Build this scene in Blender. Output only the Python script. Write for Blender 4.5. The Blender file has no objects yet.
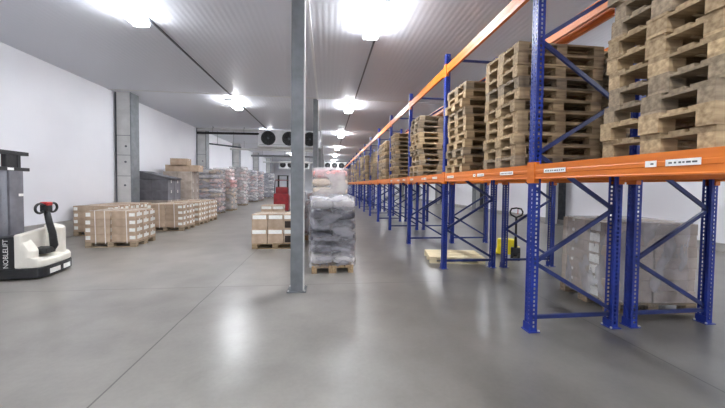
import bpy, bmesh, math, random
from mathutils import Vector, Matrix, noise
random.seed(7)
SC = bpy.context.scene
COL = SC.collection
PI = math.pi

# ------------------------------------------------------------------ materials
def new_mat(name):
    m = bpy.data.materials.new(name); m.use_nodes = True
    nt = m.node_tree
    return m, nt, nt.nodes['Principled BSDF']

def lin(r, g, b):
    f = lambda c: (c/255/12.92) if c/255 <= .04045 else ((c/255+.055)/1.055)**2.4
    return (f(r), f(g), f(b), 1)

def noise_mat(name, c1, c2, scale=8, rough=.6, metal=0, stretch=(1,1,1), rnd=0.0, bump=0, detail=4, spec=.5):
    m, nt, bs = new_mat(name)
    N, L = nt.nodes, nt.links
    tc = N.new('ShaderNodeTexCoord'); mp = N.new('ShaderNodeMapping'); mp.inputs['Scale'].default_value = stretch
    nz = N.new('ShaderNodeTexNoise'); nz.inputs['Scale'].default_value = scale; nz.inputs['Detail'].default_value = detail
    mx = N.new('ShaderNodeMix'); mx.data_type = 'RGBA'
    mx.inputs['A'].default_value = c1; mx.inputs['B'].default_value = c2
    L.new(tc.outputs['Object'], mp.inputs['Vector']); L.new(mp.outputs[0], nz.inputs['Vector'])
    rp = N.new('ShaderNodeMapRange'); rp.inputs['From Min'].default_value = .32; rp.inputs['From Max'].default_value = .68
    L.new(nz.outputs['Fac'], rp.inputs['Value']); L.new(rp.outputs[0], mx.inputs['Factor'])
    out = mx.outputs['Result']
    if rnd:
        oi = N.new('ShaderNodeObjectInfo'); mr = N.new('ShaderNodeMapRange')
        mr.inputs['To Min'].default_value = 1-rnd; mr.inputs['To Max'].default_value = 1+rnd
        L.new(oi.outputs['Random'], mr.inputs['Value'])
        hs = N.new('ShaderNodeHueSaturation'); L.new(mr.outputs[0], hs.inputs['Value']); L.new(out, hs.inputs['Color'])
        out = hs.outputs['Color']
    L.new(out, bs.inputs['Base Color'])
    bs.inputs['Roughness'].default_value = rough; bs.inputs['Metallic'].default_value = metal
    bs.inputs['Specular IOR Level'].default_value = spec
    if bump:
        bp = N.new('ShaderNodeBump'); bp.inputs['Strength'].default_value = bump; bp.inputs['Distance'].default_value = .01
        L.new(nz.outputs['Fac'], bp.inputs['Height']); L.new(bp.outputs[0], bs.inputs['Normal'])
    return m

def emit_mat(name, col, s):
    m, nt, bs = new_mat(name)
    bs.inputs['Base Color'].default_value = col
    bs.inputs['Emission Color'].default_value = col; bs.inputs['Emission Strength'].default_value = s
    return m

M = {}
M['wood'] = noise_mat('weathered_wood', lin(140,116,86), lin(188,164,128), 14, .75, stretch=(.25,2,2), rnd=.28, bump=.2)
M['wood_pale'] = noise_mat('pale_wood', lin(214,198,160), lin(236,222,186), 12, .7, stretch=(.25,2,2), rnd=.08)
M['wood_grey'] = noise_mat('grey_wood', lin(118,104,86), lin(162,144,120), 14, .8, stretch=(.25,2,2), rnd=.25, bump=.2)
M['blue'] = noise_mat('blue_paint', lin(22,42,122), lin(30,54,148), 6, .38, rnd=.05)
M['blue_dark'] = noise_mat('dark_blue_paint', lin(30,42,92), lin(40,54,112), 6, .45)
M['orange'] = noise_mat('orange_paint', lin(206,104,22), lin(222,122,36), 3, .4, stretch=(6,.4,6))
M['steel'] = noise_mat('grey_steel', lin(112,116,120), lin(132,136,140), 5, .5, .2)
M['galv'] = noise_mat('galvanised_panel', lin(196,196,194), lin(214,214,212), 3, .5, 0)
M['steel_dark'] = noise_mat('dark_steel', lin(74,78,84), lin(96,100,106), 5, .5, .3)
M['black'] = noise_mat('black_plastic', lin(22,23,26), lin(34,35,38), 20, .45)
M['rubber'] = noise_mat('rubber', lin(28,28,28), lin(44,44,42), 20, .85)
M['cream'] = noise_mat('cream_paint', lin(222,218,206), lin(234,230,220), 4, .35)
M['white'] = noise_mat('white_paint', lin(222,224,226), lin(234,236,238), 4, .5)
M['sticker'] = noise_mat('white_paper', lin(228,228,224), lin(244,244,240), 20, .6)
M['ink'] = noise_mat('grey_ink', lin(70,70,74), lin(100,100,104), 60, .7)
M['red'] = noise_mat('red_paint', lin(124,18,28), lin(150,26,36), 5, .4)
M['red_plastic'] = noise_mat('red_plastic', lin(168,30,34), lin(190,44,44), 12, .4)
M['yellow'] = noise_mat('yellow_paint', lin(226,206,28), lin(240,222,50), 6, .4)
M['carton'] = noise_mat('carton_board', lin(162,140,118), lin(186,164,142), 5, .8, rnd=.12)
M['carton_grey'] = noise_mat('greyish_carton', lin(156,144,134), lin(180,168,158), 5, .8, rnd=.1)
M['carton_dark'] = noise_mat('dark_grey_board', lin(104,103,109), lin(122,121,127), 5, .8, rnd=.06)
M['tape'] = noise_mat('white_tape', lin(220,216,208), lin(236,232,226), 10, .4)
M['slot'] = noise_mat('open_hand_hole', lin(38,30,26), lin(52,42,36), 10, .9)
M['sack_pink'] = noise_mat('pinkish_sack', lin(186,150,148), lin(216,196,192), 4, .6, rnd=.14)
M['sack_white'] = noise_mat('white_sack', lin(190,186,186), lin(222,220,220), 4, .6, rnd=.12)
M['sack_tan'] = noise_mat('tan_sack', lin(176,158,140), lin(206,190,172), 4, .6, rnd=.14)
M['sack_grey'] = noise_mat('grey_bag', lin(74,74,84), lin(158,158,166), 7, .45, rnd=.25)
M['sack_black'] = noise_mat('dark_bag', lin(38,38,46), lin(84,84,94), 7, .4, rnd=.2)
M['sack_red'] = noise_mat('red_and_white_bag', lin(190,84,84), lin(220,176,172), 5, .5, rnd=.12)
M['sack_dark'] = noise_mat('dark_brown_bag', lin(70,40,40), lin(96,60,58), 5, .6, rnd=.15)
M['lamp'] = emit_mat('lamp_diffuser', (.955,.975,1,1), 22)

def film_mat(name, lo, hi, col, rough=.22, st=(1.2,1.2,4), sc=4):
    m, nt, bs = new_mat(name); N, L = nt.nodes, nt.links
    bs.inputs['Base Color'].default_value = col; bs.inputs['Roughness'].default_value = rough
    tr = N.new('ShaderNodeBsdfTransparent'); mx = N.new('ShaderNodeMixShader')
    tc = N.new('ShaderNodeTexCoord'); mp = N.new('ShaderNodeMapping'); mp.inputs['Scale'].default_value = st
    mp.inputs['Rotation'].default_value = (.2,.3,0)
    nz = N.new('ShaderNodeTexNoise'); nz.inputs['Scale'].default_value = sc; nz.inputs['Detail'].default_value = 4
    mr = N.new('ShaderNodeMapRange'); mr.inputs['From Min'].default_value = .35; mr.inputs['From Max'].default_value = .65
    mr.inputs['To Min'].default_value = lo; mr.inputs['To Max'].default_value = hi
    L.new(tc.outputs['Object'], mp.inputs['Vector']); L.new(mp.outputs[0], nz.inputs['Vector']); L.new(nz.outputs['Fac'], mr.inputs['Value'])
    bp = N.new('ShaderNodeBump'); bp.inputs['Strength'].default_value = .5; bp.inputs['Distance'].default_value = .02
    L.new(nz.outputs['Fac'], bp.inputs['Height']); L.new(bp.outputs[0], bs.inputs['Normal'])
    L.new(mr.outputs[0], mx.inputs['Fac']); L.new(tr.outputs[0], mx.inputs[1]); L.new(bs.outputs[0], mx.inputs[2])
    L.new(mx.outputs[0], N['Material Output'].inputs['Surface'])
    return m
M['film'] = film_mat('stretch_film', .15, .55, lin(220,218,220), .22, (1,1,1.4), 2.2)
M['film_thin'] = film_mat('thin_stretch_film', .08, .5, lin(206,206,212), .3, (1,1,.5), 3)
M['film_heavy'] = film_mat('heavy_stretch_film', .08, .6, lin(196,196,204), .18, (1,1,2.6), 2.6)
M['mesh_guard'] = film_mat('clear_plastic_guard', .55, .55, lin(124,128,138), .3)

def floor_mat():
    m, nt, bs = new_mat('polished_concrete'); N, L = nt.nodes, nt.links
    tc = N.new('ShaderNodeTexCoord')
    def nz(scale, det, dist=0):
        n = N.new('ShaderNodeTexNoise'); n.inputs['Scale'].default_value = scale; n.inputs['Detail'].default_value = det
        n.inputs['Distortion'].default_value = dist
        L.new(tc.outputs['Object'], n.inputs['Vector']); return n
    a = nz(.33, 4, .3); b = nz(1.6, 8, .2); c = nz(24, 4)
    def math_(op, x, y):
        n = N.new('ShaderNodeMath'); n.operation = op
        for i, v in enumerate((x, y)):
            if v is None: continue
            if isinstance(v, (int, float)): n.inputs[i].default_value = v
            else: L.new(v, n.inputs[i])
        return n.outputs[0]
    s = math_('ADD', math_('MULTIPLY', a.outputs['Fac'], .5), math_('ADD', math_('MULTIPLY', b.outputs['Fac'], .4), math_('MULTIPLY', c.outputs['Fac'], .1)))
    cr = N.new('ShaderNodeValToRGB')
    cr.color_ramp.elements[0].position = .22; cr.color_ramp.elements[0].color = lin(98,96,92)
    cr.color_ramp.elements[1].position = .78; cr.color_ramp.elements[1].color = lin(168,164,158)
    L.new(s, cr.inputs['Fac'])
    # the floor colour darkens unevenly towards the racks and stays darker beyond
    # sawn joints between the slabs: one along x = -1.78 and every 5.1 m, one across every 7.3 m
    sp = N.new('ShaderNodeSeparateXYZ'); L.new(tc.outputs['Object'], sp.inputs[0])
    wob = math_('MULTIPLY', math_('SUBTRACT', b.outputs['Fac'], .5), .03)
    def joint(axis, off, period, half):
        v = math_('ADD', math_('ADD', sp.outputs[axis], off), wob)
        f = math_('FRACT', math_('DIVIDE', v, period), None)
        d = math_('MULTIPLY', math_('MINIMUM', f, math_('SUBTRACT', 1, f)), period)
        return math_('LESS_THAN', d, half)
    j = math_('MAXIMUM', joint('X', 1.78, 5.1, .008), joint('Y', -5.3, 7.4, .007))
    mx = N.new('ShaderNodeMix'); mx.data_type = 'RGBA'
    L.new(math_('MULTIPLY', j, .75), mx.inputs['Factor']); 
    side_tone = N.new('ShaderNodeMapRange'); side_tone.interpolation_type = 'SMOOTHSTEP'
    side_tone.inputs['From Min'].default_value = -.2; side_tone.inputs['From Max'].default_value = 2.0; side_tone.inputs['To Min'].default_value = 1; side_tone.inputs['To Max'].default_value = .6
    L.new(math_('ADD', sp.outputs['X'], math_('MULTIPLY', math_('SUBTRACT', a.outputs['Fac'], .5), 3.0)), side_tone.inputs['Value'])
    hv = N.new('ShaderNodeHueSaturation'); L.new(cr.outputs['Color'], hv.inputs['Color']); L.new(side_tone.outputs[0], hv.inputs['Value'])
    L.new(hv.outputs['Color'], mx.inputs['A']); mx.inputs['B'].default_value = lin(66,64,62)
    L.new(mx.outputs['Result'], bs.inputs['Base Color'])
    bs.inputs['Roughness'].default_value = .28
    bs.inputs['Specular IOR Level'].default_value = .5
    return m
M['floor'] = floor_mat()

def ceil_mat():
    m, nt, bs = new_mat('ribbed_ceiling_panel'); N, L = nt.nodes, nt.links
    tc = N.new('ShaderNodeTexCoord')
    wv = N.new('ShaderNodeTexWave'); wv.wave_type = 'BANDS'; wv.bands_direction = 'X'; wv.inputs['Scale'].default_value = 2*PI/20/.125
    L.new(tc.outputs['Object'], wv.inputs['Vector'])
    bp = N.new('ShaderNodeBump'); bp.inputs['Strength'].default_value = .35; bp.inputs['Distance'].default_value = .006
    L.new(wv.outputs['Fac'], bp.inputs['Height']); L.new(bp.outputs[0], bs.inputs['Normal'])
    bs.inputs['Base Color'].default_value = lin(208,211,219); bs.inputs['Roughness'].default_value = .42
    return m
M['ceiling'] = ceil_mat()
M['wall'] = noise_mat('white_sandwich_panel', lin(226,227,233), lin(233,234,239), .6, .45)
M['kerb'] = noise_mat('concrete_kerb', lin(150,148,146), lin(172,170,166), 3, .7)

# ------------------------------------------------------------------ mesh helpers
class MB:
    def __init__(s): s.bm = bmesh.new()
    def box(s, x0, x1, y0, y1, z0, z1, mat=None):
        vs = [s.bm.verts.new(p) for p in ((x0,y0,z0),(x1,y0,z0),(x1,y1,z0),(x0,y1,z0),(x0,y0,z1),(x1,y0,z1),(x1,y1,z1),(x0,y1,z1))]
        if mat is not None:
            for v in vs: v.co = mat @ v.co
        for f in ((3,2,1,0),(4,5,6,7),(0,1,5,4),(1,2,6,5),(2,3,7,6),(3,0,4,7)): s.bm.faces.new([vs[i] for i in f])
        return s
    def bar(s, p0, p1, w, t, up=(0,1,0)):       # a rectangular bar from p0 to p1
        p0, p1 = Vector(p0), Vector(p1); d = (p1-p0); ln = d.length; d.normalize()
        u = Vector(up); sd = d.cross(u).normalized(); u = sd.cross(d).normalized()
        m = Matrix((( sd.x,u.x,d.x,p0.x),(sd.y,u.y,d.y,p0.y),(sd.z,u.z,d.z,p0.z),(0,0,0,1)))
        return s.box(-w/2, w/2, -t/2, t/2, 0, ln, m)
    def tube(s, pts, r, n=10, caps=True):
        pts = [Vector(p) for p in pts]; rings = []
        rr = r if isinstance(r, (list, tuple)) else [r]*len(pts)
        ref = None
        for i, p in enumerate(pts):
            d = (pts[min(i+1,len(pts)-1)]-pts[max(i-1,0)]).normalized()
            if ref is None: ref = Vector((0,0,1)) if abs(d.z) < .9 else Vector((1,0,0))
            a = d.cross(ref).normalized(); b = a.cross(d).normalized(); ref = b
            rings.append([s.bm.verts.new(p + (a*math.cos(2*PI*k/n)+b*math.sin(2*PI*k/n))*rr[i]) for k in range(n)])
        for A, B in zip(rings, rings[1:]):
            for k in range(n): s.bm.faces.new((A[k], A[(k+1)%n], B[(k+1)%n], B[k]))
        if caps: s.bm.faces.new(rings[0][::-1]); s.bm.faces.new(rings[-1])
        return s
    def lathe(s, prof, c=(0,0,0), axis='z', n=24):   # prof = [(r, h), ...]
        rings = []
        for r, h in prof:
            ring = []
            for k in range(n):
                a = 2*PI*k/n; x, y = r*math.cos(a), r*math.sin(a)
                p = {'z':(x,y,h), 'y':(x,h,-y), 'x':(h,x,y)}[axis]
                ring.append(s.bm.verts.new((p[0]+c[0], p[1]+c[1], p[2]+c[2])))
            rings.append(ring)
        for A, B in zip(rings, rings[1:]):
            for k in range(n): s.bm.faces.new((A[k], A[(k+1)%n], B[(k+1)%n], B[k]))
        s.bm.faces.new(rings[0][::-1]); s.bm.faces.new(rings[-1])
        return s
    def prism(s, poly, z0, z1, top=None, mat=None):  # poly in xy; top(x, y) may give each top height
        a = [s.bm.verts.new((x,y,z0)) for x, y in poly]
        b = [s.bm.verts.new((x,y,top(x,y) if top else z1)) for x, y in poly]
        if mat is not None:
            for v in a+b: v.co = mat @ v.co
        n = len(poly)
        s.bm.faces.new(a[::-1]); s.bm.faces.new(b)
        for i in range(n): s.bm.faces.new((a[i], a[(i+1)%n], b[(i+1)%n], b[i]))
        return s
    def plate(s, o, u, v, nu, nv, holes):        # grid sheet with cells left open
        o, u, v = Vector(o), Vector(u), Vector(v)
        us = nu if isinstance(nu, list) else [i/nu for i in range(nu+1)]
        vs = nv
        g = [[s.bm.verts.new(o+u*a+v*b) for b in vs] for a in us]
        for i in range(len(us)-1):
            for j in range(len(vs)-1):
                if not holes(i, j): s.bm.faces.new((g[i][j], g[i+1][j], g[i+1][j+1], g[i][j+1]))
        return s
    def build(s, name, mat, parent=None, bevel=0, seg=2, smooth=False):
        bm = s.bm
        bmesh.ops.recalc_face_normals(bm, faces=bm.faces)
        if bevel:
            es = [e for e in bm.edges if len(e.link_faces) == 2 and e.calc_face_angle(0) > .5]
            bmesh.ops.bevel(bm, geom=es, offset=bevel, segments=seg, profile=.5, affect='EDGES', clamp_overlap=True)
        me = bpy.data.meshes.new(name); bm.to_mesh(me); bm.free()
        me.materials.append(mat)
        if smooth:
            for p in me.polygons: p.use_smooth = True
        o = bpy.data.objects.new(name, me); COL.objects.link(o)
        if parent: o.parent = parent
        return o

def tag(o, label, cat, group=None, kind=None):
    if label: o['label'] = label
    if cat: o['category'] = cat
    if group: o['group'] = group
    if kind: o['kind'] = kind
    return o
def thing(name, label, cat, loc=(0,0,0), rz=0, group=None):
    o = bpy.data.objects.new(name, None); COL.objects.link(o)
    o.empty_display_size = .1
    o.location = loc; o.rotation_euler = (0,0,rz)
    return tag(o, label, cat, group)
def copy_tree(o, parent=None):
    c = o.copy(); COL.objects.link(c)
    if parent: c.parent = parent
    for ch in [k for k in KIDS.get(o.name, list(o.children))]: copy_tree(ch, c)
    return c
KIDS = {}
class Proto:
    """first use moves the thing itself, later uses copy it and its parts"""
    def __init__(s, root): s.root, s.used = root, False
    def put(s, loc, rz=0, label=None, group=None, cat=None):
        if not s.used: o = s.root; s.used = True
        else: o = copy_tree(s.root)
        o.location = loc; o.rotation_euler = (0,0,rz)
        if label: o['label'] = label
        if cat: o['category'] = cat
        if group: o['group'] = group
        elif 'group' in o: del o['group']
        return o
def structure(o): o['kind'] = 'structure'; return o
ORD = ['', 'first','second','third','fourth','fifth','sixth','seventh','eighth','ninth','tenth','eleventh','twelfth','thirteenth',
       'fourteenth','fifteenth','sixteenth','seventeenth','eighteenth','nineteenth','twentieth','twenty-first','twenty-second',
       'twenty-third','twenty-fourth','twenty-fifth','twenty-sixth','twenty-seventh','twenty-eighth','twenty-ninth','thirtieth']

# ------------------------------------------------------------------ the room
XL, XR, YB, YE, CH = -8.05, 10.8, -9.0, 49.0, 5.15
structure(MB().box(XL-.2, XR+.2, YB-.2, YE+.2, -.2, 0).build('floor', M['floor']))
structure(MB().box(XL-.2, XR+.2, YB-.2, YE+.2, CH, CH+.2).build('ceiling', M['ceiling']))
structure(MB().box(XL-.2, XL, YB, YE, 0, CH).build('wall_left', M['wall']))
structure(MB().box(XR, XR+.2, YB, YE, 0, CH).build('wall_right', M['wall']))
structure(MB().box(XL-.2, XR+.2, YE, YE+.2, 0, CH).build('wall_back', M['wall']))
structure(MB().box(XL-.2, XR+.2, YB-.2, YB, 0, CH).build('wall_front', M['wall']))
structure(MB().box(XL, XL+.12, YB, YE, 0, .5).build('baseboard_left', M['kerb'], bevel=.01))
structure(MB().box(XR-.12, XR, YB, YE, 0, .22).build('baseboard_right', M['kerb'], bevel=.01))
structure(MB().box(-.41, -.35, YB, YE, CH-.035, CH).build('trim_1', M['white']))
for n, y in enumerate((-2.1, 5.2, 12.6, 20.0, 27.4, 34.8, 42.2)):
    structure(MB().box(XL, XR, y-.03, y+.03, CH-.012, CH).build('trim_%d' % (n+2), M['galv']))

# ------------------------------------------------------------------ columns
def mid_column():
    t = thing('steel_column', '', 'column')
    m = MB(); m.box(-.095,.095,-.095,-.082,.02,CH).box(-.095,.095,.082,.095,.02,CH).box(-.095,-.085,-.082,.082,.02,CH).box(.085,.095,-.082,.082,.02,CH)
    m.build('shaft', M['steel'], t)
    MB().box(.097,.112,-.1,.02,.02,CH-.05).build('edge_trim', M['galv'], t)
    b = MB().box(-.15,.15,-.15,.15,0,.02).build('base_plate', M['steel'], t, bevel=.004)
    for x in (-.125,.125):
        for y in (-.125,.125): MB().lathe([(.014,.02),(.014,.038),(.01,.042)], (x,y,0), n=8).build('anchor_bolt', M['galv'], b)
    return Proto(t)
mc = mid_column()
MIDW = ['nearest slim grey steel column standing on the concrete floor in mid hall', 'second slim grey steel column behind the nearest one in mid hall']
for i, y in enumerate((5.04, 12.8, 20.2, 27.7, 35.2, 42.7)):
    mc.put((-.46, y, 0), 0, MIDW[i] if i < 2 else 'slim grey mid hall column, %s back from the camera' % ORD[i+1], 'slim columns along mid hall')
def side_column():
    t = thing('wide_flange_column', '', 'column')
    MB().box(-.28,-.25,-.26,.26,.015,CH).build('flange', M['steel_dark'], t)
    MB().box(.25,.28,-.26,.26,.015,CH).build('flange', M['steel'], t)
    w = MB().box(-.25,.25,-.22,-.16,.015,CH).build('web', M['galv'], t)
    for z in (1.6,2.5,3.1):
        MB().lathe([(.04,-.235),(.04,-.22)], (-.02+.03*z,0,z), axis='y', n=10).build('bracket', M['steel_dark'], w)
    for z in (1.95,2.75,3.5): MB().box(-.25,.25,-.235,-.22,z,z+.02).build('stiffener', M['steel'], w)
    MB().box(-.32,.32,-.32,.32,0,.015).build('base_plate', M['steel'], t)
    return Proto(t)
sc_ = side_column()
for i, y in enumerate((13.15, 20.6, 28, 35.4, 42.8)):
    sc_.put((-7.74, y, 0), 0, 'wide grey column against the left wall, %s from the camera' % ORD[i+1], 'wide columns along the left wall')
for i, y in enumerate((13.1, 20.5, 28, 35.4, 42.8)):
    sc_.put((10.45, y, 0), PI, 'wide grey column against the right wall, %s from the camera' % ORD[i+1], 'wide columns along the right wall')

# ------------------------------------------------------------------ ceiling lamps, conduits, pipes, coolers
def lamp():
    t = thing('ceiling_lamp', '', 'ceiling light')
    MB().box(-.07,.07,-.72,.72,-.12,-.08).build('housing', M['white'], t, bevel=.005)
    for y in (-.5,.5): MB().box(-.012,.012,y-.012,y+.012,-.08,0).build('hanger', M['galv'], t)
    m = MB().prism([(-.15,-.09),(.15,-.09),(.17,-.13),(.14,-.175),(.07,-.195),(-.07,-.195),(-.14,-.175),(-.17,-.13)], -.72, .72,
                   mat=Matrix(((1,0,0,0),(0,0,1,0),(0,1,0,0),(0,0,0,1))))
    m.build('diffuser', M['lamp'], t)
    for y in (-.735,.735): MB().box(-.16,.16,y-.01,y+.01,-.19,-.085).build('end_cap', M['white'], t)
    return Proto(t)
lp = lamp()
ROWS = [(-3.87, 'left hand', [-8.2,-.9,6.35,13.6,20.9,28.2,35.6,43]), (.95, 'centre', [-8.2,-1,6.25,13.4,20.8,28.4,36,43.6]), (7.7, 'right hand', [-8,-.8,6.35,14.14,21.7,29.2,36.6,44])]
for x, w, ys in ROWS:
    for k, y in enumerate(ys):
        lp.put((x, y, CH), 0, ('glowing strip lamp in the %s ceiling row, %s from the camera' % (w, ORD[k-1])) if k > 1 else 'strip lamp of the %s ceiling row, %s behind the camera' % (w, ORD[2-k]), 'strip lamps of the %s row' % w)
    m = MB()
    xo = x + .15
    m.box(xo-.02, xo+.02, YB+.2, YE-.2, CH-.032, CH-.002)
    tag(m.build('cable_conduit', M['steel_dark']), 'thin dark cable conduit along the %s row of ceiling lamps' % w, 'conduit')

def fan(t, x, z, r, y):
    f = MB()
    f.lathe([(r*1.08,y),(r*1.08,y-.06),(r,y-.06),(r,y-.01),(.01,y-.01)], (x,0,z), axis='y', n=28)
    fo = f.build('fan', M['black'], t)
    b = MB()
    for k in range(7):
        a = 2*PI*k/7
        d = Vector((math.cos(a),0,math.sin(a))); p = Vector((x,y-.03,z))
        b.bar(p+d*.05, p+d*r*.95, .12, .012, (.35*math.sin(a),1,-.35*math.cos(a)))
    b.build('fan_blades', M['black'], fo)
    h = MB().lathe([(.07,y-.075),(.07,y-.02)], (x,0,z), axis='y', n=14); h.build('fan_hub', M['steel_dark'], fo)
    g = MB()
    for q in (.35,.6,.85):
        g.tube([(x+r*q*math.cos(2*PI*k/20), y-.065, z+r*q*math.sin(2*PI*k/20)) for k in range(21)], .006, 5, False)
    for k in range(4):
        a = PI*k/4; g.bar((x-r*math.cos(a),y-.066,z-r*math.sin(a)), (x+r*math.cos(a),y-.066,z+r*math.sin(a)), .01,.01)
    g.build('fan_guard', M['black'], fo)
def cooler(loc, w, h, n, r, label):
    t = thing('air_cooler', label, 'air cooler', loc)
    MB().box(-w/2,w/2,-.45,.45,-h,-.12).build('casing', M['white'], t, bevel=.02)
    MB().box(-w/2+.1,w/2-.1,-.46,-.45,-h+.08,-h+.1).build('seam', M['steel'], t)
    MB().box(-w/2-.02,w/2+.02,-.5,.6,-h-.05,-h).build('drip_tray', M['galv'], t, bevel=.01)
    for x in (-w/2+.3, w/2-.3):
        MB().bar((x,0,-.12),(x,0,0),.05,.05).build('hanger', M['steel'], t)
    for k in range(n): fan(t, -w/2+w*(k+.5)/n, -h/2-.08, r, -.45)
    return t
cooler((-2.3, 20.0, CH), 3.75, 1.12, 3, .4, 'large white air cooler with three black fans hung below the ceiling')
cooler((2.1, 45.5, CH), 4.9, 1.15, 5, .38, 'small far air cooler with five fans at the end of the aisle')
cooler((-4.6, 45.5, CH), 4.2, 1.15, 4, .38, 'far air cooler with four fans above the left aisle end')
def pipe(name, p0, p1, r, mat, label, cat='pipe'):
    t = thing(name, label, cat, p0)
    d = Vector(p1)-Vector(p0)
    MB().tube([(0,0,0), d*.5, d], r, 12).build('pipe_run', mat, t)
    n = max(2, int(d.length/1.8))
    for k in range(n):
        q = d*((k+.5)/n)
        MB().bar(q, (q.x, q.y, CH-p0[2]), .02, .02).build('hanger', M['steel'], t)
pipe('insulated_pipe', (-7.7,19.6,4.72), (-4.1,19.6,4.76), .07, M['black'], 'dark insulated pipe running from the left wall to the large air cooler')
pipe('pale_duct', (-7.7,19.75,4.96), (-4.1,19.75,4.98), .09, M['galv'], 'pale pipe just above the dark pipe beside the large air cooler')
pipe('cross_pipe', (-7.7,26,4.5), (-1.2,26,4.5), .09, M['galv'], 'pale pipe crossing the left aisle behind the large air cooler')
pipe('cross_pipe', (-7.7,33,4.62), (-1.0,33,4.62), .1, M['steel'], 'grey pipe crossing the far part of the left aisle')
pipe('cross_pipe', (-7.7,39,4.4), (-1.0,39,4.4), .08, M['galv'], 'farthest pale pipe crossing the left aisle under the ceiling')
pipe('service_beam', (-7.6,21.3,4.3), (-5.6,21.3,4.1), .05, M['steel_dark'], 'short dark sloping pipe beside the second left wall column')

# ------------------------------------------------------------------ pallet racking
PITCH, Y0 = 2.75, 3.38
FH = 4.36
ZIG = [(1,.22),(0,.81),(1,1.44),(0,2.09),(1,2.72),(0,3.4),(1,4.05)]
def upright_bm(detail, sgn):
    """omega post; front face towards -x*sgn, 0.09 deep, 0.10 wide"""
    m = MB(); x0, x1, hw = -.045*sgn, .045*sgn, .05
    if not detail:
        m.box(min(x0,x1), max(x0,x1), -hw, hw, 0, FH); return m
    zs = [0]; z = .05
    while z < FH-.06: zs += [z, z+.028]; z += .05
    zs.append(FH)
    hole = lambda i, j: (i == 1 and j % 2 == 1)
    m.plate((x0,-hw,0),(x1-x0,0,0),(0,0,1),[0,.36,.64,1],zs,hole)
    m.plate((x0, hw,0),(x1-x0,0,0),(0,0,1),[0,.36,.64,1],zs,hole)
    hole2 = lambda i, j: (i in (1,3) and j % 2 == 1)
    m.plate((x0,-hw,0),(0,2*hw,0),(0,0,1),[0,.16,.3,.7,.84,1],zs,hole2)
    for s in (-1,1): m.box(min(x1,x1-.006*sgn), max(x1,x1-.006*sgn), min(s*hw,s*(hw-.026)), max(s*hw,s*(hw-.026)), 0, FH)
    return m
def frame_proto(detail, depth):
    t = thing('rack_frame', '', 'rack frame')
    for s, x in ((1,0),(-1,depth)):
        u = upright_bm(detail, s).build('upright', M['blue'], t); u.location.x = x
        fp = MB().box(-.07,.07,-.075,.075,0,.008).box(-.055,-.047,-.06,.06,.008,.1).build('foot_plate', M['blue'], u)
        if detail:
            for y in (-.062,.062): MB().lathe([(.011,.008),(.011,.026)], (.058*s,y,0), n=8).build('anchor_bolt', M['galv'], fp)
    for (a, za), (b, zb) in zip(ZIG, ZIG[1:]):
        pa, pb = (.02 if a == 0 else depth-.02, 0, za), (.02 if b == 0 else depth-.02, 0, zb)
        MB().bar(pa, pb, .045, .03, (0,1,0)).build('diagonal_brace', M['blue_dark'], t)
    MB().bar((.02,0,.16),(depth-.02,0,.16),.045,.03,(0,1,0)).build('horizontal_brace', M['blue_dark'], t)
    MB().bar((.02,0,FH-.1),(depth-.02,0,FH-.1),.045,.03,(0,1,0)).build('horizontal_brace', M['blue_dark'], t)
    return Proto(t)
RX = [(2.42, 1.06), (3.745, 1.06)]
near_p, far_p = frame_proto(True, 1.06), frame_proto(False, 1.06)
NF = 15
for r, (x, dp) in enumerate(RX):
    rw = ('front', 'back')[r]
    for i in range(-1, NF):
        p = near_p if i < 3 else far_p
        if i == -1: lab = 'blue rack frame of the %s row nearest the camera, outside the right picture edge' % rw
        else: lab = 'blue %s-row rack frame with zigzag braces, %s frame seen from the camera' % (rw, ORD[i+1])
        p.put((x, Y0+PITCH*i, 0), 0, lab, '%s-row rack frames' % rw)

def beam_proto(h, face):     # runs along +y from 0; face = -1 looks to the aisle
    t = thing('load_beam', '', 'beam')
    L = PITCH-.1
    m = MB(); x0, x1 = -.025, .025
    poly = [(x0,0),(x1,0),(x1,h),(x0+.004,h),(x0+.004,h*.62),(x0,h*.58),(x0,h*.4),(x0+.004,h*.36),(x0+.004,h*.1),(x0,h*.06)]
    if face > 0: poly = [(-a,b) for a, b in poly]
    m.prism(poly, 0, L, mat=Matrix(((1,0,0,0),(0,0,1,0),(0,1,0,0),(0,0,0,1))))
    m.build('beam', M['orange'], t)
    for y in (0, L-.012):
        c = MB().box(-.03,.03,y,y+.012,-.05,h+.03)
        xx = (-.034,-.03) if face < 0 else (.03,.034)
        c.box(xx[0],xx[1], y-.05 if y == 0 else y, y+.012 if y == 0 else y+.062, -.05, h+.03)
        c.build('end_connector', M['orange'], t)
    return t
def sticker(t, y, w):
    s = MB().box(-.0305,-.029,y,y+w,.062,.108).build('label_sticker', M['sticker'], t); s['label'] = 'white paper label'
    k = MB(); yy = y+.02
    while yy < y+w-.04:
        d = random.uniform(.01,.03); k.box(-.0312,-.0305,yy,yy+d,.078,.09); yy += d+random.uniform(.006,.016)
    k.build('print', M['ink'], s)
BH = .165
bp_plain_f, bp_plain_r = Proto(beam_proto(BH,-1)), Proto(beam_proto(BH,1))
lb = beam_proto(BH,-1); sticker(lb, .3, .3); sticker(lb, 1.04, .21); sticker(lb, 1.31, .08); sticker(lb, 2.17, .31)
bp_lab = Proto(lb)
LEV = [(1.795,'lower'), (3.96,'upper')]
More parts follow.
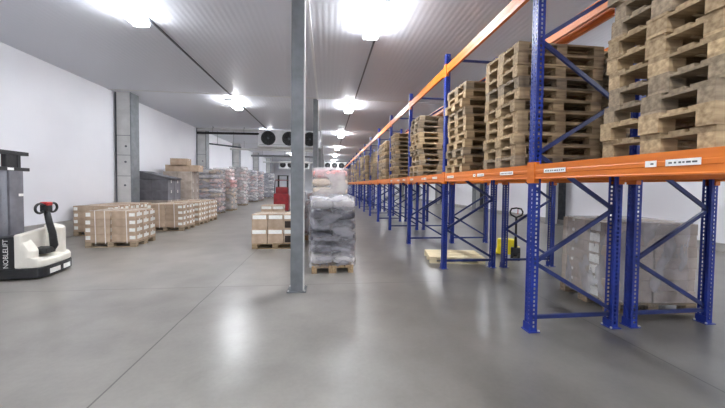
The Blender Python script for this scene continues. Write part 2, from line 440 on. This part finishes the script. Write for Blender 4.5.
for r, (x, dp) in enumerate(RX):
    rw = ('front', 'back')[r]
    for i in range(-1, NF-1):
        for z, lw in LEV:
            for side in (0,1):
                p = bp_plain_r if side else (bp_lab if (r == 0 and lw == 'lower' and i < 3) else bp_plain_f)
                xx = x-.02 if side == 0 else x+dp+.02
                if i == -1: where = 'from the picture edge to the first frame'
                else: where = 'between the %s and %s frames' % (ORD[i+1], ORD[i+2])
                p.put((xx, Y0+PITCH*i+.05, z), 0, 'orange %s %s beam of the %s row %s' % (lw, 'aisle-side' if side == 0 else 'rear-side', rw, where),
                      '%s %s beams of the %s row' % (lw, 'aisle-side' if side == 0 else 'rear-side', rw))

# ------------------------------------------------------------------ pallets (1.2 along x, 0.8 along y, 0.144 high)
BX, BYs = (-.5275,0,.5275), (-.35,0,.35)
def deck_bm(jit=.006):
    m = MB()
    for y, w in ((-.3275,.145),(-.172,.1),(0,.145),(.172,.1),(.3275,.145)):
        j = random.uniform(-jit,jit); m.box(-.6+j,.6+j,y-w/2,y+w/2,.122,.144)
    for x in BX: m.box(x-.0725,x+.0725,-.4,.4,.1,.122)
    return m
def skid_bm(y, w): return MB().box(-.6,.6,y-w/2,y+w/2,0,.022)
def block_bm(x, y, w): return MB().box(x-.0725,x+.0725,y-w/2,y+w/2,.022,.1)
WY = (.1,.145,.1)
def pallet_full(mat):
    t = thing('wooden_pallet', '', 'pallet')
    deck_bm().build('deck', mat, t)
    for y, w in zip(BYs, WY):
        skid_bm(y, w).build('bottom_board', mat, t)
        for x in BX: block_bm(x, y, w).build('block', mat, t)
    return Proto(t)
def pallet_flat(mat, k=1.0):
    m = MB()
    for y, w in ((-.3275,.145),(-.172,.1),(0,.145),(.172,.1),(.3275,.145)): m.box(-.6,.6,(y-w/2)*k,(y+w/2)*k,.122,.144)
    for x in BX: m.box(x-.0725,x+.0725,-.4*k,.4*k,.1,.122)
    for y, w in zip(BYs, WY):
        m.box(-.6,.6,(y-w/2)*k,(y+w/2)*k,0,.022)
        for x in BX: m.box(x-.0725,x+.0725,(y-w/2)*k,(y+w/2)*k,.022,.1)
    return Proto(m.build('wooden_pallet', mat))
PF = [pallet_full(M['wood']), pallet_full(M['wood']), pallet_full(M['wood_grey'])]
PS = [pallet_flat(M['wood']), pallet_flat(M['wood_grey'])]
PW = [pallet_flat(M['wood_grey'], 1.27), pallet_flat(M['wood_grey'], 1.27)]
def stack(x, y, z, n, where, near, grp, lean=0):
    dx = dy = 0
    for k in range(n):
        p = random.choice(PF) if near else random.choice(PS)
        jx, jy, jr = random.gauss(0,.026), random.gauss(0,.014), random.gauss(0,.016)
        pos = 'lowest' if k == 0 else ('topmost' if k == n-1 else ORD[k+1]+' from the bottom')
        p.put((x+jx+lean*k, y+jy, z+k*.1445), jr, 'wooden pallet, %s of the %s' % (pos, where), grp, 'pallet')
PZ = LEV[0][0]+BH+.001
PX = 3.0
stacks = [(2.06, 12, True), (4.15, 11, True), (5.66, 11, True), (Y0+2*PITCH-.5, 11, True), (Y0+3*PITCH-.5, 11, True)]
for i in range(3, NF-1):
    stacks.append((Y0+PITCH*(i+1)-.5, random.choice((10,11,11,12)), False))
    if i in (3,4,6,8): stacks.append((Y0+PITCH*i+1.375, random.choice((10,11)), False))
stacks.sort(key=lambda s: s[0])
for k, (y, n, near) in enumerate(stacks):
    stack(PX+(0 if k != 0 else .0), y, PZ, n, '%s pallet stack along the front row' % ORD[k+1], near, 'pallets in stack %s of the front row' % ORD[k+1], .003 if k == 0 else 0)
for k, (y, n) in enumerate(((Y0+.55, 11), (Y0+PITCH*1-.5, 9), (Y0+PITCH*2+.6, 10))):
    stack(4.3, y, PZ, n, '%s pallet stack in the back row behind' % ORD[k+1], k == 0, 'pallets in stack %s of the back row' % ORD[k+1])

pale = pallet_full(M['wood_pale'])
pale.put((2.93, 6.86, 0), -.16, 'clean pale empty pallet lying on the floor under the rack', None)

# ------------------------------------------------------------------ cartons
def carton(name, w, d, h, mat, variant):
    t = thing(name, '', 'carton')
    MB().box(-w/2,w/2,-d/2,d/2,0,h).build('box', mat, t, bevel=.006)
    e = .0012
    MB().box(-w/2+.004,w/2-.004,-.025,.025,h,h+e).box(-w/2-e,-w/2,-.025,.025,h*.7,h-.006).box(w/2,w/2+e,-.025,.025,h*.7,h-.006).build('tape', M['tape'], t)
    def st(x0,x1,z0,z1,side):
        m = MB()
        if side == 'f': m.box(x0,x1,-d/2-e,-d/2,z0,z1)
        else: m.box(w/2,w/2+e,x0,x1,z0,z1)
        o = m.build('label_sticker', M['sticker'], t); o['label'] = 'white paper label'
    if variant == 'left': st(-w/2+.02,-w/2+.13,h*.3,h*.8,'f'); st(-d/2+.03,-d/2+.15,h*.3,h*.8,'s')
    elif variant == 'right': st(w/2-.16,w/2-.02,h*.3,h*.75,'f'); st(-d/2+.05,-d/2+.2,h*.3,h*.8,'s'); st(d/2-.16,d/2-.04,h*.35,h*.75,'s')
    elif variant == 'band': 
        st(-w/2+.02,w/2-.03,h*.66,h*.92,'f'); st(-d/2+.03,d/2-.05,h*.66,h*.92,'s')
    elif variant == 'hole':
        st(-w/2+.02,w/2-.03,h*.66,h*.92,'f')
        o = MB().box(-w*.42,w*.05,-d/2-e,-d/2,h*.06,h*.52).build('hand_hole', M['slot'], t); o['label'] = 'dark open hand hole'
    elif variant == 'mid': st(-.08,.08,h*.2,h*.85,'f')
    elif variant == 'leftside':
        o = MB().box(-w/2-e,-w/2,-.04,.14,h*.12,h*.88).build('label_sticker', M['sticker'], t); o['label'] = 'white paper label'
    elif variant == 'side': st(-.13,.1,h*.15,h*.9,'s')
    return Proto(t)
def base_pallet(x, y, rz, label, turn=False, wide=True):
    p = random.choice(PS if turn or not wide else PW)
    return p.put((x, y, 0), rz+(PI/2 if turn else 0), label, None, 'pallet')
def placed(x, y, rz, lx, ly):
    c, s = math.cos(rz), math.sin(rz); return (x+c*lx-s*ly, y+s*lx+c*ly)
CN = {1:['middle'], 2:['left','right'], 3:['left','middle','right']}
RN = {1:['middle'], 2:['front','rear'], 3:['front','middle','rear']}
LN = lambda l, n: 'bottom' if l == 0 else ('top' if l == n-1 else ORD[l+1])
def carton_load(x, y, rz, nx, ny, nl, w, d, h, protos, where, adj, turn=False, kind='brown carton', pallet=True, z0=None, skip=(), gap=.01):
    if pallet: base_pallet(x, y, rz, 'wooden pallet under the %s' % where, turn, ny*d > .9)
    z = .146 if z0 is None else z0
    for l in range(nl):
        for j in range(ny):
            for i in range(nx):
                if (l, j, i) in skip: continue
                if 0 < l < nl-1 and 0 < i < nx-1 and 0 < j < ny-1: continue
                px, py = placed(x, y, rz, (i-(nx-1)/2)*(w+gap)+random.gauss(0,.004), (j-(ny-1)/2)*(d+.006)+random.gauss(0,.004))
                p = protos(i, j, l)
                p.put((px, py, z+l*(h+.0018)), rz+random.gauss(0,.008), '%s at %s %s, %s layer of the %s' % (kind, RN[ny][j], CN[nx][i], LN(l, nl), where),
                      'cartons of the %s' % where)
cA_l, cA_r = carton('carton', .59, .33, .2, M['carton'], 'left'), carton('carton', .59, .33, .2, M['carton'], 'right')
cB_l, cB_r = carton('carton', .59, .5, .2, M['carton'], 'left'), carton('carton', .59, .5, .2, M['carton'], 'right')
pa = lambda i, j, l: (cA_l if i == 0 else cA_r)
pb = lambda i, j, l: (cB_l if i == 0 else cB_r)
def straps(x, y, rz, w, d, h, xs, label):
    t = thing('plastic_strap', label, 'strap', (x, y, 0), rz)
    for sx in xs:
        m = MB(); e = .012
        q = [(-d/2-e, .1), (-d/2-e, h+e), (d/2+e, h+e), (d/2+e, .1)]
        for (ya, za), (yb, zb) in zip(q, q[1:]): m.bar((sx+ (0.02 if za < h else 0),ya,za),(sx+(0.02 if zb < h else 0),yb,zb),.022,.003,(0,.7,.7) if ya != yb else (0,1,0))
        m.build('band', M['tape'], t)
A = (-5.62, 9.28, .03)
carton_load(*A, 2, 3, 4, .59, .33, .2, pa, 'nearest left carton load', '', gap=.035)
straps(*A, 1.19, 1.01, .955, (-.36,-.13,.38), 'white plastic straps over the nearest left carton load')
carton_load(-7.3, 11.2, -.02, 2, 2, 4, .59, .5, .2, pb, 'low carton load by the left wall', '')
carton_load(-7.3, 12.29, .0, 2, 2, 4, .59, .5, .2, pb, 'low load right before the wall column', '')
carton_load(-5.68, 12.2, .0, 2, 2, 4, .59, .5, .2, pb, 'second carton load along the aisle', '')
straps(-5.68, 12.2, 0, 1.19, 1.01, .955, (-.2,.3), 'white plastic straps over the second carton load along the aisle')
carton_load(-5.72, 13.65, .02, 2, 2, 4, .59, .5, .2, pb, 'third carton load along the aisle', '')
carton_load(-5.78, 14.95, -.02, 2, 2, 4, .59, .5, .2, pb, 'fourth carton load along the aisle', '')
straps(-5.78, 14.95, -.02, 1.19, 1.01, .955, (-.25,.25), 'white plastic straps over the fourth carton load along the aisle')
# tall mixed load by the wall behind the second column: bigger boxes, a grey sheet on top
big = carton('large_carton', .6, .52, .42, M['carton_grey'], 'none')
big2 = carton('large_carton', .74, .5, .3, M['carton'], 'none')
pg = lambda i, j, l: big
carton_load(-6.95, 15.9, .05, 2, 2, 5, .6, .52, .42, pg, 'tall load of big boxes', '', kind='big grey-brown carton')
bigd = carton('large_carton', .6, .52, .42, M['carton_dark'], 'none')
carton_load(-7.1, 14.2, -.03, 2, 2, 4, .6, .52, .42, lambda i, j, l: bigd if l > 1 else big, 'grey-topped load by the wall', '', kind='big carton')
t = thing('grey_tarpaulin', 'dark grey folded tarpaulin heaped on the load by the wall', 'tarpaulin', (-7.1, 14.2, 1.836))
MX90 = Matrix(((1,0,0,0),(0,0,1,0),(0,1,0,0),(0,0,0,1)))
MB().prism([(-.63,0),(.66,0),(.7,.05),(.3,.13),(-.2,.26),(-.5,.36),(-.63,.32)], -.5, .5, mat=MX90).build('heap', M['carton_dark'], t, bevel=.02)
MB().prism([(-.2,.275),(.3,.145),(.72,.065),(.72,.085),(.3,.165),(-.2,.295)], -.56, .4, mat=MX90).build('flap', M['carton_dark'], t, bevel=.005)
tag(MB().box(-7.94,-7.84,13.2,13.62,.5,1.62).build('standing_board', M['carton_dark'], bevel=.006), 'dark grey board standing upright against the left wall', 'board')
for k, (x, y, z, r, w) in enumerate(((-7.15,15.75,2.262,.1,'flat tan carton on the left top of the tall box load'), (-6.38,15.75,2.262,-.04,'flat tan carton on the right top of the tall box load'),
                                   (-6.9,15.7,2.565,.05,'topmost flat tan carton of the tall box load'))):
    big2.put((x, y, z), r, w, None)

# two-layer load with white lids behind the nearest column
cK, cKh = carton('carton', .395, .39, .385, M['carton'], 'band'), carton('carton', .395, .39, .385, M['carton'], 'hole')
carton_load(-1.33, 8.72, .0, 3, 2, 2, .395, .39, .385, lambda i, j, l: cKh if (i == 2 and j == 0) else cK, 'two-layer load left of the nearest column', '', kind='white-banded carton')
carton_load(-2.0, 12.1, .05, 2, 2, 2, .395, .39, .385, lambda i, j, l: cK, 'small load before the red truck', '', kind='carton')

# ------------------------------------------------------------------ stretch film and sack loads
def film_shell(name, w, d, z0, z1, amp, mat, label, loc, rz, seed=0, taper=.04, top_amp=.03):
    bm = bmesh.new(); N, K = 9, max(6, int((z1-z0)/.09))
    ring = []
    per = []
    def sq(a):
        c, s_ = math.cos(a), math.sin(a); n = 7
        q = (abs(c)**n+abs(s_)**n)**(-1/n); return c*q, s_*q
    P = 48
    for k in range(K+1):
        z = z0+(z1-z0)*k/K; row = []
        for p in range(P):
            cx, cy = sq(2*PI*p/P)
            n = noise.noise(Vector((cx*2.2+seed*7, cy*2.2, z*4)))+.6*noise.noise(Vector((cx*5+seed*3, cy*5, z*13)))
            f = 1-taper*max(0,(k/K-.8))*5*.5
            row.append(bm.verts.new((cx*w/2*f+cx*amp*(n*.5+.5), cy*d/2*f+cy*amp*(n*.5+.5), z)))
        ring.append(row)
    for a, b in zip(ring, ring[1:]):
        for p in range(P): bm.faces.new((a[p], a[(p+1)%P], b[(p+1)%P], b[p]))
    prev = ring[-1]
    for q in (.75,.45,.15):
        row = []
        for p in range(P):
            c = ring[-1][p].co
            n = noise.noise(Vector((c.x*q*4+seed, c.y*q*4, 3.3)))
            row.append(bm.verts.new((c.x*q, c.y*q, z1+top_amp*(1-q)+top_amp*.5*(n+.6))))
        for p in range(P): bm.faces.new((prev[p], prev[(p+1)%P], row[(p+1)%P], row[p]))
        prev = row
    bm.faces.new(prev)
    me = bpy.data.meshes.new(name); bm.to_mesh(me); bm.free(); me.materials.append(mat)
    for p in me.polygons: p.use_smooth = True
    o = bpy.data.objects.new(name, me); COL.objects.link(o); o.location = loc; o.rotation_euler = (0,0,rz)
    return tag(o, label, 'stretch film')
def sack(w, d, h, mat, seed):
    bm = bmesh.new(); bmesh.ops.create_cube(bm, size=2)
    bmesh.ops.subdivide_edges(bm, edges=bm.edges[:], cuts=4, use_grid_fill=True)
    for v in bm.verts:
        x, y, z = v.co
        k = (1-.30*x**4)*(1-.30*y**4)
        n = noise.noise(Vector((x*1.7+seed, y*1.7, z*1.7)))*.05
        v.co = (x*w/2*(1-.05*z*z)*(1+n*.3), y*d/2*(1-.05*z*z)*(1+n*.3), (z*k+n+1)*h/2)
    me = bpy.data.meshes.new('sack'); bm.to_mesh(me); bm.free(); me.materials.append(mat)
    for p in me.polygons: p.use_smooth = True
    o = bpy.data.objects.new('sack', me); COL.objects.link(o); o['category'] = 'sack'
    return Proto(o)
def sack_load(x, y, rz, nx, ny, w, d, h, nl, protos, film, where, color, amp=.04, seed=0, turn=False, filmtop=None):
    base_pallet(x, y, rz, 'wooden pallet under the %s' % where, turn)
    W, D = nx*w, ny*d
    for l in range(nl):
        for j in range(ny):
            for i in range(nx):
                px, py = placed(x, y, rz, (i-(nx-1)/2)*w*1.012+random.gauss(0,.003), (j-(ny-1)/2)*d*1.012+random.gauss(0,.003))
                p = protos(l, nl)
                p.put((px, py, .147+l*h*1.003), rz+random.gauss(0,.006), '%s sack packed under film in the %s' % (color, where), 'sacks in the %s' % where, 'sack')
    film_shell('stretch_film', W+.03, D+.03, .1, .16+nl*h*1.003+.02, amp, film, 'crinkled clear stretch film around the %s' % where, (x, y, 0), rz, seed)
S = {}
for nm, mt in (('pink','sack_pink'),('white','sack_white'),('tan','sack_tan'),('grey','sack_grey'),('red','sack_red')):
    S[nm] = sack(.6,.5,.26,M[mt],len(S))
G1, G2, G3 = sack(.42,.56,.215,M['sack_grey'],9), sack(.42,.56,.215,M['sack_white'],11), sack(.42,.56,.215,M['sack_black'],15)
mixp = lambda *ks: (lambda l, n: S[random.choice(ks)])
sack_load(-6.55, 18.7, .02, 2, 2, .6, .5, .26, 9, mixp('tan','white','pink'), M['film_heavy'], 'tall wrapped tan load on the left', 'pale', .05, 1)
sack_load(-6.45, 20.75, -.02, 2, 2, .6, .5, .26, 7, lambda l, n: S['red'] if l >= n-2 else S['tan'], M['film'], 'lower wrapped load with a red top', 'tan or red-topped', .05, 2)
sack_load(-7.0, 25.9, .0, 2, 2, .6, .5, .26, 11, mixp('pink','white'), M['film'], 'third tall wrapped load along the left', 'pinkish white', .06, 3)
sack_load(-7.2, 22.9, .0, 2, 2, .6, .5, .26, 10, mixp('pink','tan'), M['film'], 'wrapped load close to the second wall column', 'pinkish tan', .06, 13)
sack_load(-7.25, 30.9, .0, 2, 2, .6, .5, .26, 11, mixp('white','white','pink'), M['film_heavy'], 'fourth tall wrapped load along the left', 'white', .07, 4)
sack_load(-7.2, 33.4, .0, 2, 2, .6, .5, .26, 11, mixp('white','pink'), M['film_heavy'], 'fifth tall wrapped load along the left', 'white', .07, 5)
sack_load(-7.0, 39, .0, 2, 2, .6, .5, .26, 11, mixp('white','grey'), M['film_heavy'], 'farthest tall wrapped load along the left', 'white', .07, 6)
# the wrapped load beside the nearest column and the loads behind it
sack_load(.11, 6.55, .03, 2, 2, .42, .56, .215, 6, lambda l, n: (G2, G1, G3, G1, G3, G2)[l], M['film_heavy'], 'near wrapped load right of the nearest column', 'dark grey', .05, 7, True)
Q_red, Q_tan, Q_dark = sack(.42,.56,.215,M['sack_red'],12), sack(.42,.56,.215,M['sack_tan'],13), sack(.42,.56,.215,M['sack_dark'],14)
sack_load(.1, 8.3, -.02, 2, 2, .42, .56, .215, 9, lambda l, n: (Q_red if l >= n-1 else (Q_tan if l >= n-3 else G1)), M['film'], 'taller wrapped load behind the near one', 'grey or reddish', .05, 8, True)
sack_load(-.62, 10.2, .0, 2, 2, .42, .56, .215, 6, lambda l, n: Q_dark, M['film_thin'], 'dark wrapped load behind the nearest column', 'dark reddish', .03, 10, True)

# load of cartons standing under the back row of the rack
cR_f, cR_s = carton('carton', .59, .49, .152, M['carton_grey'], 'none'), carton('carton', .59, .49, .152, M['carton_grey'], 'leftside')
R = (4.45, 4.17, -.09)
base_pallet(R[0], R[1], R[2], 'wooden pallet under the wrapped carton load below the rack')
carton_load(*R, 2, 2, 7, .59, .49, .152, lambda i, j, l: cR_s if i == 0 and j == 0 else cR_f, 'wrapped load under the rack', '', kind='grey-brown carton', pallet=False)
film_shell('stretch_film', 1.2, 1.0, .1, .146+7*.154+.012, .02, M['film_thin'], 'thin clear stretch film around the carton load under the rack', (R[0], R[1], 0), R[2], 21, taper=0, top_amp=.012)

# ------------------------------------------------------------------ electric stacker at the left
T = thing('electric_stacker', 'cream and black electric pallet stacker with mast by the left wall', 'stacker', (-4.98, 6.38, 0), .14)
def arc_end(x_b, hw, bulge, n=9):     # rounded operator end towards +x
    pts = []
    for k in range(n+1):
        a = -PI/2+PI*k/n
        c, s_ = math.cos(a), math.sin(a)
        pts.append((x_b+bulge*abs(c)**.55, hw*(abs(s_)**.55)*(1 if s_ > 0 else -1)))
    return pts
HW = .45
skirt = [(-.95,-HW)]+arc_end(-.13,HW,.16)+[(-.95,HW)]
MB().prism(skirt, .03, .2).build('skirt', M['black'], T, bevel=.012)
for a0, a1 in ((-.27,.03),(.07,.3)):
    m = MB()
    q = [p for p in arc_end(-.13,HW,.16,60)]
    seg = [p for p in q if a0 <= p[1] <= a1 and p[0] > -.1]
    for p0, p1 in zip(seg, seg[1:]):
        d = (Vector(p1)-Vector(p0)).normalized(); nx, ny = d.y*.004, -d.x*.004
        m.prism([(p0[0]+nx,p0[1]+ny),(p0[0]-nx,p0[1]-ny),(p1[0]-nx,p1[1]-ny),(p1[0]+nx,p1[1]+ny)], .06, .145)
    o = m.build('warning_patch', M['sticker'], T); o['label'] = 'white reflective patch'
# cream cover: back wall, two lobes beside the tiller, low toe in front
cv = MB()
cv.prism([(-.37,-HW-.004),(-.26,-HW-.004),(-.26,HW+.004),(-.37,HW+.004)], .2, .8, top=lambda x, y: .79+.08*(y+HW))
MB_toe = [(-.28,-HW+.005)]+[(x-.01,y*.985) for x, y in arc_end(-.13,HW,.16)]+[(-.28,HW-.005)]
cv.prism(MB_toe, .2, .38, top=lambda x, y: .4 if x < -.1 else .33)
cv.prism([(-.3,.13),(-.12,.13),(-.05,.2),(-.07,.35),(-.14,HW-.005),(-.3,HW-.005)], .33, .84, top=lambda x, y: .9 if x < -.2 else .84)
cv.prism([(-.33,-HW+.005),(-.2,-HW+.005),(-.14,-.38),(-.12,-.28),(-.16,-.22),(-.33,-.2)], .33, .7, top=lambda x, y: .78 if x < -.25 else .5)
cv.build('cover', M['cream'], T, bevel=.03, seg=3, smooth=False)
sp = MB().prism([(-.78,-HW),(-.3,-HW),(-.3,HW),(-.78,HW)], .2, .7, top=lambda x, y: .76 if x > -.5 else .72).build('battery_case', M['black'], T, bevel=.02)
# lettering on the near side of the battery case, read along its height
fc = bpy.data.curves.new('lettering', 'FONT'); fc.body = 'NOBLELIFT'; fc.size = .1; fc.extrude = .001; fc.align_x = 'CENTER'; fc.align_y = 'CENTER'
fo = bpy.data.objects.new('lettering_source', fc); COL.objects.link(fo)
bpy.context.view_layer.update()
me = bpy.data.meshes.new_from_object(fo.evaluated_get(bpy.context.evaluated_depsgraph_get())); COL.objects.unlink(fo); bpy.data.objects.remove(fo)
me.materials.clear(); me.materials.append(M['sticker'])
lo = bpy.data.objects.new('lettering', me); COL.objects.link(lo); lo.parent = sp
lo.matrix_local = Matrix(((0,-1,0,-.47),(0,0,-1,-HW-.002),(1,0,0,.47),(0,0,0,1)))
lo['label'] = 'white lettering'
# tiller
MB().box(-.3,-.04,-.24,.02,.4,.51).build('tiller_mount', M['black'], T, bevel=.02)
ti = MB()
ti.tube([(-.1,0,.44),(-.06,0,.52),(-.08,0,.75),(-.12,-.01,.95),(-.15,-.02,1.16)], [.055,.06,.055,.05,.045], 12)
tl = ti.build('tiller_arm', M['black'], T, smooth=True)
h = MB().box(-.21,-.1,-.11,.07,1.14,1.29).build('control_head', M['black'], tl, bevel=.03)
for s in (-1,1):
    MB().tube([(-.15,-.02+s*(.165+.11*math.cos(a)), 1.22+.085*math.sin(a)) for a in [2*PI*k/16 for k in range(17)]], .02, 8, False).build('grip_loop', M['black'], tl, smooth=True)
MB().box(-.215,-.095,-.095,.055,1.26,1.33).build('button_panel', M['red_plastic'], tl, bevel=.015)
# mast
MX = -.86
for s in (-1,1):
    m = MB(); y = s*.4
    m.box(MX-.06,MX+.06,y-.012,y+.012,.05,2.2).box(MX-.06,MX-.045,min(y,y-s*.06),max(y,y-s*.06),.05,2.2).box(MX+.045,MX+.06,min(y,y-s*.06),max(y,y-s*.06),.05,2.2)
    m.build('mast_rail', M['black'], T)
MB().box(MX-.07,MX+.07,-.5,.6,2.2,2.27).build('crossbar', M['black'], T, bevel=.006)
cb = MB().box(MX+.02,MX+.08,-.5,.6,1.9,1.965).build('crossbar', M['black'], T, bevel=.006)
MB().box(MX+.08,MX+.082,.08,.22,1.908,1.955).build('label_sticker', M['sticker'], cb)
MB().box(MX-.03,MX+.05,.1,.37,1.965,2.2).build('chain_housing', M['black'], T, bevel=.01)
MB().box(MX+.05,MX+.056,-.38,.12,.7,1.9).build('guard_screen', M['mesh_guard'], T)
gp = MB().box(MX+.05,MX+.09,.1,.42,.7,1.9).build('mast_cover', M['carton_dark'], T, bevel=.008); gp['label'] = 'grey mast cover'
MB().box(MX+.09,MX+.092,.3,.41,1.42,1.47).build('label_sticker', M['sticker'], gp)
MB().tube([(MX,0,.3),(MX,0,1.95)], .035, 10).build('lift_cylinder', M['steel_dark'], T)
for s in (-1,1):
    MB().box(-2.1,-.95,s*.26-.09,s*.26+.09,.04,.1).build('fork', M['black'], T, bevel=.01)
    MB().lathe([(.04,s*.26-.06),(.04,s*.26+.06)], (-1.9,0,.04), axis='y', n=12).build('load_wheel', M['rubber'], T)
MB().lathe([(.1,-.04),(.115,-.03),(.115,.03),(.1,.04)], (-.35,0,.115), axis='y', n=20).build('drive_wheel', M['rubber'], T)

# ------------------------------------------------------------------ yellow hand pallet truck behind the racks
J = thing('hand_pallet_truck', 'yellow hand pallet truck with black loop handle seen between the racks', 'pallet truck', (4.3, 6.95, 0), -.6)
MB().prism([(-.2,-.12),(.2,-.12),(.2,.02),(.12,.12),(-.12,.12),(-.2,.02)], .1, .46).build('chassis', M['yellow'], J, bevel=.02)
for s in (-1,1):
    MB().box(s*.19-.08,s*.19+.08,.1,1.2,.05,.1).build('fork', M['yellow'], J, bevel=.012)
    MB().lathe([(.085,-.03),(.095,-.02),(.095,.02),(.085,.03)], (s*.07+.2,-.2,.095), axis='x', n=20).build('steer_wheel', M['rubber'], J)
    MB().lathe([(.04,-.04),(.04,.04)], (s*.19,1.05,.04), axis='x', n=14).build('load_roller', M['rubber'], J)
MB().box(.1,.3,-.24,-.12,.1,.3).build('pump', M['black'], J, bevel=.02)
hb = MB().tube([(.2,-.2,.28),(.2,-.22,.6),(.2,-.24,1.0)], [.04,.026,.024], 10).build('handle_bar', M['black'], J, smooth=True)
MB().tube([(.2,-.24,1.0),(.09,-.245,1.06),(.07,-.25,1.13),(.1,-.255,1.2),(.2,-.26,1.22),(.3,-.255,1.2),(.33,-.25,1.13),(.31,-.245,1.06),(.2,-.24,1.0)], .019, 8).build('handle_loop', M['black'], hb, smooth=True)
MB().tube([(.23,-.25,1.2),(.23,-.255,1.08)], .01, 6).build('release_lever', M['red_plastic'], hb)

# ------------------------------------------------------------------ red reach truck far back in mid hall
F = thing('reach_truck', 'dark red lift truck with two mast posts far back left of the column', 'lift truck', (-2.62, 18.9, 0), .05)
MB().prism([(-.42,-.75),(.42,-.75),(.42,.45),(-.42,.45)], .12, 1.15, top=lambda x, y: 1.2 if y < -.2 else 1.0).build('body', M['red'], F, bevel=.06, seg=3)
MB().box(-.44,.44,-.78,.5,.06,.2).build('skirt', M['black'], F, bevel=.02)
cab = MB().box(-.36,.36,-.3,.3,1.1,1.55).build('operator_backrest', M['red'], F, bevel=.06, seg=3)
for s in (-1,1):
    m = MB().box(s*.27-.05,s*.27+.05,.5,.62,.08,2.25); m.build('mast_post', M['black'], F, bevel=.008)
    MB().box(s*.24-.06,s*.24+.06,.66,1.7,.1,.15).build('fork', M['black'], F, bevel=.01)
    MB().tube([(s*.38,-.6,1.15),(s*.36,-.5,1.9),(s*.33,.4,1.95)], .025, 8).build('guard_post', M['black'], F)
MB().box(-.36,.36,-.5,.4,1.93,1.97).build('overhead_guard', M['red'], F, bevel=.01)
MB().box(-.33,.33,.5,.62,2.2,2.26).build('mast_crossbar', M['black'], F, bevel=.006)
for x in (-.36,.36):
    MB().lathe([(.13,-.05),(.15,-.035),(.15,.035),(.13,.05)], (x,-.4,.15), axis='x', n=20).build('wheel', M['rubber'], F)

# ------------------------------------------------------------------ world, camera
w = bpy.data.worlds.new('World'); SC.world = w; w.use_nodes = True
w.node_tree.nodes['Background'].inputs['Color'].default_value = (.6,.62,.66,1)
w.node_tree.nodes['Background'].inputs['Strength'].default_value = .2
f_px, pitch, roll, sy, cam_h, vx = 310, .031, .011, 9.1, 1.7, 36
yaw = math.atan(vx/f_px); cy, sn = math.cos(yaw), math.sin(yaw)
fwd = Vector((sn*math.cos(pitch), cy*math.cos(pitch), -math.sin(pitch)))
rt = Vector((cy,-sn,0)); up = rt.cross(fwd)
R2 = rt*math.cos(roll)+up*math.sin(roll); U2 = -rt*math.sin(roll)+up*math.cos(roll)
cd = bpy.data.cameras.new('camera'); cam = bpy.data.objects.new('camera', cd); COL.objects.link(cam)
cd.sensor_width = 36; cd.lens = 36*f_px/725; cd.shift_y = -sy/725; cd.clip_start = .05; cd.clip_end = 200
cam.matrix_world = Matrix(((R2.x,U2.x,-fwd.x,0),(R2.y,U2.y,-fwd.y,0),(R2.z,U2.z,-fwd.z,cam_h),(0,0,0,1)))
SC.camera = cam
vs = SC.view_settings
vs.view_transform = 'Standard'; vs.look = 'None'; vs.gamma = 1; vs.use_curve_mapping = False
vs.exposure = 2.1
